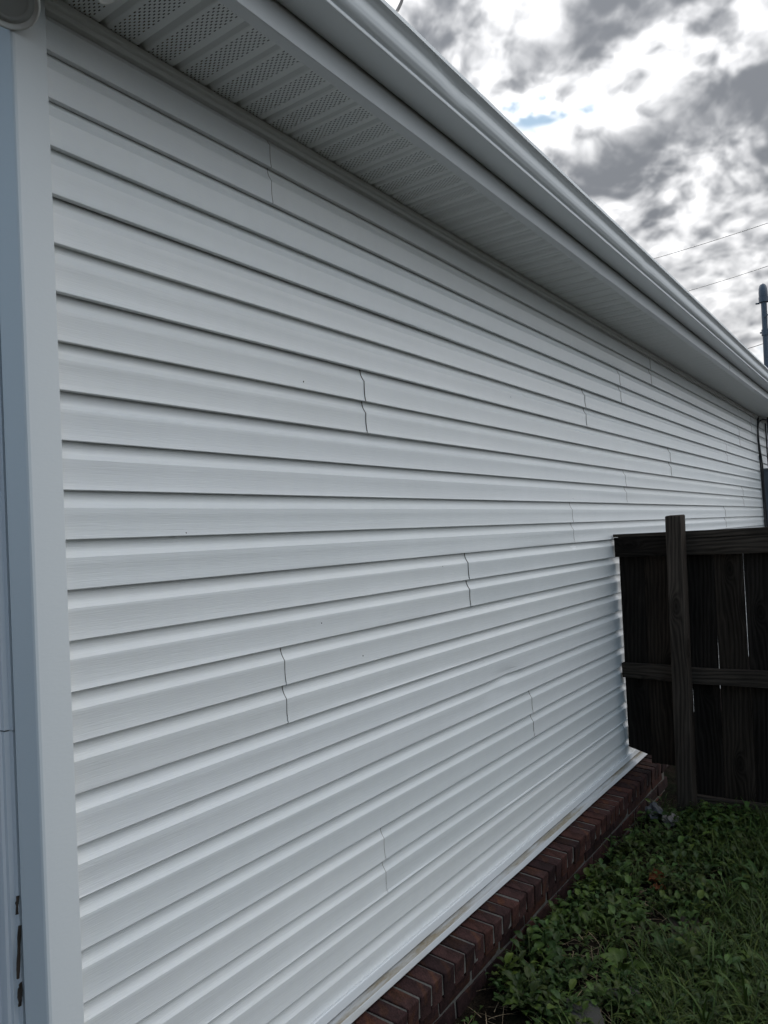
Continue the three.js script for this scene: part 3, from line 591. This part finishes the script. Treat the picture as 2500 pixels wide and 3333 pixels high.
function bladeG(len, wid, rise, droop) {
  const N = 6, pos = [], uv = [], idx = [];
  let y = 0, z = 0;
  for (let j = 0; j <= N; j++) {
    const t = j / N, a = rise - droop * t * t, w = wid * 0.5 * (1 - t ** 2.2) + 0.0002;
    if (j) { y += Math.sin(a) * len / N; z += Math.cos(a) * len / N; }
    pos.push(-w, y + w * 0.35, z, 0, y, z, w, y + w * 0.35, z); uv.push(0, t, 0.5, t, 1, t);
  }
  for (let j = 0; j < N; j++) for (let i = 0; i < 2; i++) { const p = j * 3 + i, q = p + 3; idx.push(p, p + 1, q, q, p + 1, q + 1); }
  const g = new THREE.BufferGeometry();
  g.setAttribute('position', new THREE.Float32BufferAttribute(pos, 3)); g.setAttribute('uv', new THREE.Float32BufferAttribute(uv, 2)); g.setIndex(idx); g.computeVertexNormals();
  return g;
}
const bare = [[2.62, 0.26, 0.24], [1.24, 0.22, 0.18], [2.08, 0.59, 0.17], [2.5, 0.62, 0.10], [1.72, 0.34, 0.10], [1.50, 0.40, 0.08], [3.02, 0.22, 0.16], [2.93, 0.30, 0.12], [1.40, 0.5, 0.1], [1.18, 0.3, 0.12], [2.35, 0.40, 0.07], [1.9, 0.5, 0.08], [2.2, 0.3, 0.09]];   // spots where soil shows
const openness = (x, z) => { let k = 1; for (const [a, b, r] of bare) k *= 1 - 0.92 * Math.exp(-(((x - a) ** 2 + (z - b) ** 2) / (r * r))); return k; };
const free = (x, z) => z > 0.145 && !(x > 3.2 && x < 3.31 && z > 0.24 && z < 0.38) && !(x > 3.27 && x < 3.38);
const dummy = new THREE.Object3D();
function scatter(name, geos, material, count, seed, pick, colour) {
  const r = rng(seed), per = geos.map(() => []);
  for (let i = 0; i < count; i++) { const s = pick(r); if (s) per[Math.floor(r() * geos.length)].push(s); }
  const root = new THREE.Group(); root.name = name; root.userData = { kind: 'stuff' }; scene.add(root);
  geos.forEach((g, k) => {
    const im = new THREE.InstancedMesh(g, material, per[k].length); im.name = name + '_patch'; shade(im);
    per[k].forEach((s, i) => { dummy.position.set(s.x, s.y, s.z); dummy.rotation.set(s.rx || 0, s.ry, s.rz || 0); dummy.scale.setScalar(s.s); dummy.updateMatrix(); im.setMatrixAt(i, dummy.matrix); im.setColorAt(i, colour(r)); });
    im.userData = { kind: 'stuff' };
    root.add(im);
  });
  return root;
}
const tint = (r) => { const k = 0.45 + 1.15 * r() * r(), y = r(); return new THREE.Color().setRGB(k * (0.8 + 0.5 * y), k, k * (1.1 - 0.4 * y)); };
// short grass: thicker to the right, thin by the ledge
{
  const tufts = [], r = rng(301);
  for (let k = 0; k < 6; k++) {
    const bl = []; for (let i = 0; i < 7; i++) { const g = bladeG(0.05 + 0.07 * r(), 0.0028 + 0.0022 * r(), 1.0 + 0.5 * r(), 0.6 + 1.6 * r()); g.rotateY(r() * 6.28); g.translate(0.02 * (r() - 0.5), 0, 0.02 * (r() - 0.5)); bl.push(g); }
    tufts.push(mergeGeometries(bl));
  }
  scatter('grass', tufts, grassMat, 11000, 302, (q) => {
    let x, z; if (q() < 0.8) { x = 0.9 + 2.5 * q(); z = 0.15 + 1.3 * q(); } else { x = -2 + 7.5 * q(); z = 0.15 + 3.2 * q(); }
    const dens = (0.12 + 0.88 * sstep(0.38, 0.85, z + 0.5 * (vn(x * 3, z * 3) - 0.5) + 0.06 * (x - 2))) * openness(x, z);
    if (!free(x, z) || q() > dens) return null;
    return { x, z, y: groundY(x, z) - 0.003, ry: q() * 6.28, s: 0.6 + 0.8 * q() };
  }, tint);
}
// low leafy weeds nobody could count
{
  const r = rng(401), kinds = [];
  for (let k = 0; k < 6; k++) {
    const parts = [], n = 5 + Math.floor(r() * 4);
    for (let i = 0; i < n; i++) { const h = 0.012 + 0.045 * r() * (i / n + 0.3), g = leafG(0.022 + 0.020 * r(), (k % 3 === 2 ? 0.006 : 0.013) + 0.010 * r(), 0.008 + 0.012 * r(), 0.25 + 0.5 * r(), 0.5 + 0.6 * r(), 0.2, k % 2 ? 1.0 : 1.4); g.rotateY(i * 2.4 + r()); g.translate(0.012 * (r() - 0.5), h, 0.012 * (r() - 0.5)); parts.push(g); }
    kinds.push(mergeGeometries(parts));
  }
  const lm = leafMats[0].clone();
  scatter('low_weeds', kinds, lm, 7500, 402, (q) => {
    let x, z; if (q() < 0.85) { x = 0.9 + 2.4 * q(); z = 0.145 + 1.0 * q(); } else { x = -2 + 5.3 * q(); z = 0.15 + 2.6 * q(); }
    const dens = (0.35 + 0.65 * sstep(0.85, 0.3, z)) * openness(x, z) * sstep(0.22, 0.62, 0.6 * vn(x * 7, z * 7) + 0.4 * vn(x * 19, z * 19));
    if (!free(x, z) || q() > dens) return null;
    return { x, z, y: groundY(x, z) - 0.004, ry: q() * 6.28, rx: 0.3 * (q() - 0.5), rz: 0.3 * (q() - 0.5), s: 0.5 + 0.75 * q() };
  }, tint);
  // dead stalks and litter on the soil
  const dry = [0, 1, 2].map((k) => { const g = bladeG(0.09 + 0.05 * k, 0.0022, 0.15, 0.2 + 0.3 * k); return g; });
  scatter('dry_stalks', dry, mat([0.24, 0.18, 0.11], 0.8), 1500, 403, (q) => { const x = 0.9 + 2.4 * q(), z = 0.15 + 1.0 * q(); if (!free(x, z)) return null; return { x, z, y: groundY(x, z) + 0.004 + 0.012 * q(), ry: q() * 6.28, rz: 0.5 * (q() - 0.5), s: 0.5 + 0.7 * q() }; }, (q) => { const k = 0.5 + 0.8 * q(); return new THREE.Color(k, k, k); });
}
// broadleaf weeds: each a rosette of ribbed leaves
{
  const r = rng(501);
  const kinds = [[leafG(0.060, 0.040, 0.030, 0.95, 1.1, 0.28, 1.15), leafG(0.075, 0.046, 0.035, 0.75, 1.2, 0.3, 1.2), leafG(0.050, 0.036, 0.026, 0.6, 0.8, 0.25, 1.1)], [leafG(0.110, 0.022, 0.016, 1.05, 1.6, 0.35, 1.25), leafG(0.090, 0.018, 0.014, 0.9, 1.5, 0.3, 1.3), leafG(0.12, 0.024, 0.02, 0.8, 1.3, 0.3, 1.3)], [leafG(0.105, 0.038, 0.016, 0.8, 1.5, 0.3, 1.5, 0.7), leafG(0.085, 0.034, 0.016, 1.0, 1.6, 0.3, 1.5, 0.8), leafG(0.07, 0.03, 0.012, 0.7, 1.2, 0.25, 1.4, 0.6)]];
  const place = (x, z, s, n, lab, group) => {
    const p = thing('broadleaf_weed', lab, 'weed', group); p.position.set(x, groundY(x, z) - 0.002, z); p.rotation.y = r() * 6.28;
    const off = r() * 6.28, m = leafMats[Math.floor(r() * 4)], blades = kinds[[0, 0, 1, 2, 2][Math.floor(r() * 5)]];
    for (let i = 0; i < n; i++) { const l = mesh('leaf', blades[Math.floor(r() * 3)], m, p); l.rotation.order = 'YXZ'; l.rotation.set(0.35 * (r() - 0.6), off + i * 6.28 / n + 0.5 * (r() - 0.5), 0.35 * (r() - 0.5)); l.scale.setScalar(s * (0.7 + 0.5 * r())); }
  };
  const zone = (x, z) => x > 2.75 ? ['low leafy green weed near the foot of the fence', 'broadleaf weeds near the fence'] : z < 0.36 ? ['low leafy green weed close to the brick ledge', 'broadleaf weeds along the brick ledge'] : x < 1.75 ? ['low leafy green weed among the grass toward the bottom edge', 'broadleaf weeds toward the bottom edge'] : ['low leafy green weed in the middle of the yard', 'broadleaf weeds in the middle of the yard'];
  let n = 0; const seen = [];
  while (n < 165) {
    const x = 1.05 + 2.15 * r(), z = 0.18 + 0.85 * r();
    if (!free(x, z) || r() > openness(x, z) || seen.some(([a, b]) => Math.hypot(a - x, b - z) < 0.045)) continue;
    seen.push([x, z]); place(x, z, 0.50 + 0.50 * r(), 5 + Math.floor(r() * 4), ...zone(x, z)); n++;
  }
}
// upright weeds by the ledge
{
  const r = rng(601), lf = [leafG(0.075, 0.045, 0.012, 0.15, 0.8, 0.2, 1.3), leafG(0.055, 0.034, 0.010, 0.25, 0.7, 0.2, 1.3), leafG(0.085, 0.040, 0.008, 0.5, 1.2, 0.25, 1.4, 0.3)];
  const spots = [[2.48, 0.17, 0.16, 'tall jagged weed stalk standing against the brick ledge', 2], [2.72, 0.20, 0.11, 'leafy weed with paired oval leaves below the brick ledge', 0], [1.95, 0.19, 0.09, 'small upright weed nearest the middle of the brick ledge', 1], [3.05, 0.16, 0.10, 'round leaved weed beside the pale litter at the fence corner', 0], [1.62, 0.22, 0.10, 'bushy weed at the foot of the ledge toward the front', 1], [3.12, 0.46, 0.12, 'broad leaved weed growing beside the foot of the fence post', 0]];
  for (const [x, z, h, lab, k] of spots) {
    const p = thing('upright_weed', lab, 'weed'); p.position.set(x, groundY(x, z) - 0.004, z);
    mesh('stem', tubeG([[0, 0, 0], [0.006, h * 0.5, 0.004], [0.002, h * 1.05, 0.012]], 0.0024, 8, 6), leafMats[1], p);
    for (let i = 0; i < 8; i++) { const l = mesh('leaf', lf[k === 2 ? 2 : (i % 2)], leafMats[i % 2], p); l.position.set(0.004, h * (0.25 + 0.78 * i / 8), 0.006); l.rotation.order = 'YXZ'; l.rotation.set(0.3 * (r() - 0.5), i * 2.6 + r(), 0.3 * (r() - 0.5)); l.scale.setScalar((k === 2 ? 0.55 : 0.9) * (1.05 - 0.5 * i / 8)); }
  }
}
// long seed grass at the front right corner
{
  const r = rng(701);
  const at = [[1.52, 0.78, 9, 'tall grass tuft at the lower right corner, nearest the camera'], [1.66, 0.88, 8, 'tall grass tuft at the right edge of the yard'], [1.80, 0.74, 7, 'arching grass tuft farthest back of the three tall tufts']];
  for (const [x, z, n, lab] of at) {
    const p = thing('grass_tuft', lab, 'grass tuft', 'tall grass tufts'); p.position.set(x, groundY(x, z), z);
    for (let i = 0; i < n; i++) { const b = mesh('blade', bladeG(0.20 + 0.14 * r(), 0.0045 + 0.003 * r(), 1.15 + 0.35 * r(), 0.7 + 1.5 * r()), grassMat, p); b.rotation.y = r() * 6.28; b.position.set(0.03 * (r() - 0.5), -0.004, 0.03 * (r() - 0.5)); }
  }
}
// ------------------------------------------------------------------ small things on the ground
function lump(sx, sy, sz, seed, rough, det = 3) {
  const g = new THREE.IcosahedronGeometry(1, det), p = g.attributes.position;
  for (let i = 0; i < p.count; i++) { const x = p.getX(i), y = p.getY(i), z = p.getZ(i), k = 1 + rough * (fbm(x * 2 + seed, y * 2 + z * 1.7 + seed, 4) - 0.5) * 2; p.setXYZ(i, x * sx * k, y * sy * k, z * sz * k); }
  g.computeVertexNormals(); return g;
}
const litterPale = mat([0.22, 0.20, 0.185], 0.8), litterGrey = mat([0.07, 0.072, 0.08], 0.6), concrete = mat([0.085, 0.08, 0.072], 0.95, { bumpMap: brickBump, bumpScale: 0.004 });
const put = (o, x, z, dy = 0) => { o.position.set(x, groundY(x, z) + dy, z); return o; };
put(tag(mesh('crumpled_litter', lump(0.055, 0.030, 0.042, 3, 0.75), litterPale), 'pale crumpled litter lying beside the foot of the fence post', 'litter'), 3.09, 0.285, 0.028).rotation.y = 0.5;
put(tag(mesh('crumpled_litter', lump(0.05, 0.045, 0.045, 9, 0.9), litterGrey), 'grey crumpled plastic between the brick ledge and the fence post', 'litter'), 3.14, 0.185, 0.04);
put(tag(mesh('concrete_chunk', (() => { const g = new RoundedBoxGeometry(0.15, 0.05, 0.10, 2, 0.008); g.rotateX(0.1); g.rotateZ(0.12); return g; })(), concrete), 'grey concrete chunk half buried among weeds at the bottom edge', 'rubble'), 1.37, 0.47, 0.016).rotation.y = 0.6;
put(tag(mesh('concrete_chunk', (() => { const g = new RoundedBoxGeometry(0.11, 0.045, 0.07, 2, 0.008); g.rotateZ(-0.15); return g; })(), concrete), 'smaller concrete chunk lying behind the larger one', 'rubble'), 1.55, 0.52, 0.012).rotation.y = -0.3;
put(tag(mesh('wood_scrap', (() => { const g = new RoundedBoxGeometry(0.16, 0.014, 0.11, 2, 0.004); g.rotateZ(0.06); return g; })(), mat([1.5, 0.95, 0.5], 0.6, { map: woodCol, bumpMap: woodBump, bumpScale: 0.004 })), 'flat brown wood scrap lying in the middle of the weeds', 'wood scrap'), 2.08, 0.59, 0.016).rotation.y = 0.35;
function curled(len, wid, curl, seed) {
  const g = new THREE.PlaneGeometry(wid, len, 8, 22), p = g.attributes.position;
  for (let i = 0; i < p.count; i++) { const u = p.getX(i) / wid * 2, v = p.getY(i) / len + 0.5, w = Math.sin(Math.PI * Math.max(0.03, Math.min(0.97, v))) ** 0.7 * (0.35 + 1.1 * vn(v * 11 + seed + (u > 0 ? 40 : 0), 3)); p.setXYZ(i, u * wid * 0.5 * w, curl * wid * u * u + 0.2 * wid * (vn(u * 3 + seed, v * 5) - 0.5), (v - 0.5) * len); }
  g.computeVertexNormals(); return g;
}
{ const o = put(tag(mesh('dead_leaf', curled(0.085, 0.05, 0.5, 4), rustLeaf), 'rust orange dead leaf curled on the dark soil', 'leaf'), 2.37, 0.40, 0.03); o.rotation.set(0.15, 1.1, 0.5); }
{ const o = put(tag(mesh('dead_leaf', curled(0.06, 0.04, 0.4, 9), rustLeaf), 'small brown dead leaf beside the orange one', 'leaf'), 2.31, 0.43, 0.024); o.rotation.set(-0.2, 0.3, 0.35); }
// dried leaves caught in the gap between corner post and casing
[[0.845, 0.035, 0.010, 'small uppermost dark dried leaf stuck in the gap beside the corner post'], [0.755, 0.10, 0.011, 'long dark dried leaf stuck in the gap beside the corner post'], [0.675, 0.045, 0.012, 'lowest dark dried leaf stuck in the gap beside the corner post']].forEach(([y, l, w, lab], i) => {
  const o = tag(mesh('dried_leaf', curled(l, w, 0.5, 20 + i * 3), deadLeaf), lab, 'leaf'); o.position.set(-0.0770, y, -0.0850); o.rotation.order = 'YXZ'; o.rotation.set(-1.5, 1.35 - 0.1 * i, 0.1 * (i - 1) + (i === 2 ? 0.5 : 0));
});

renderer.render(scene, camera);
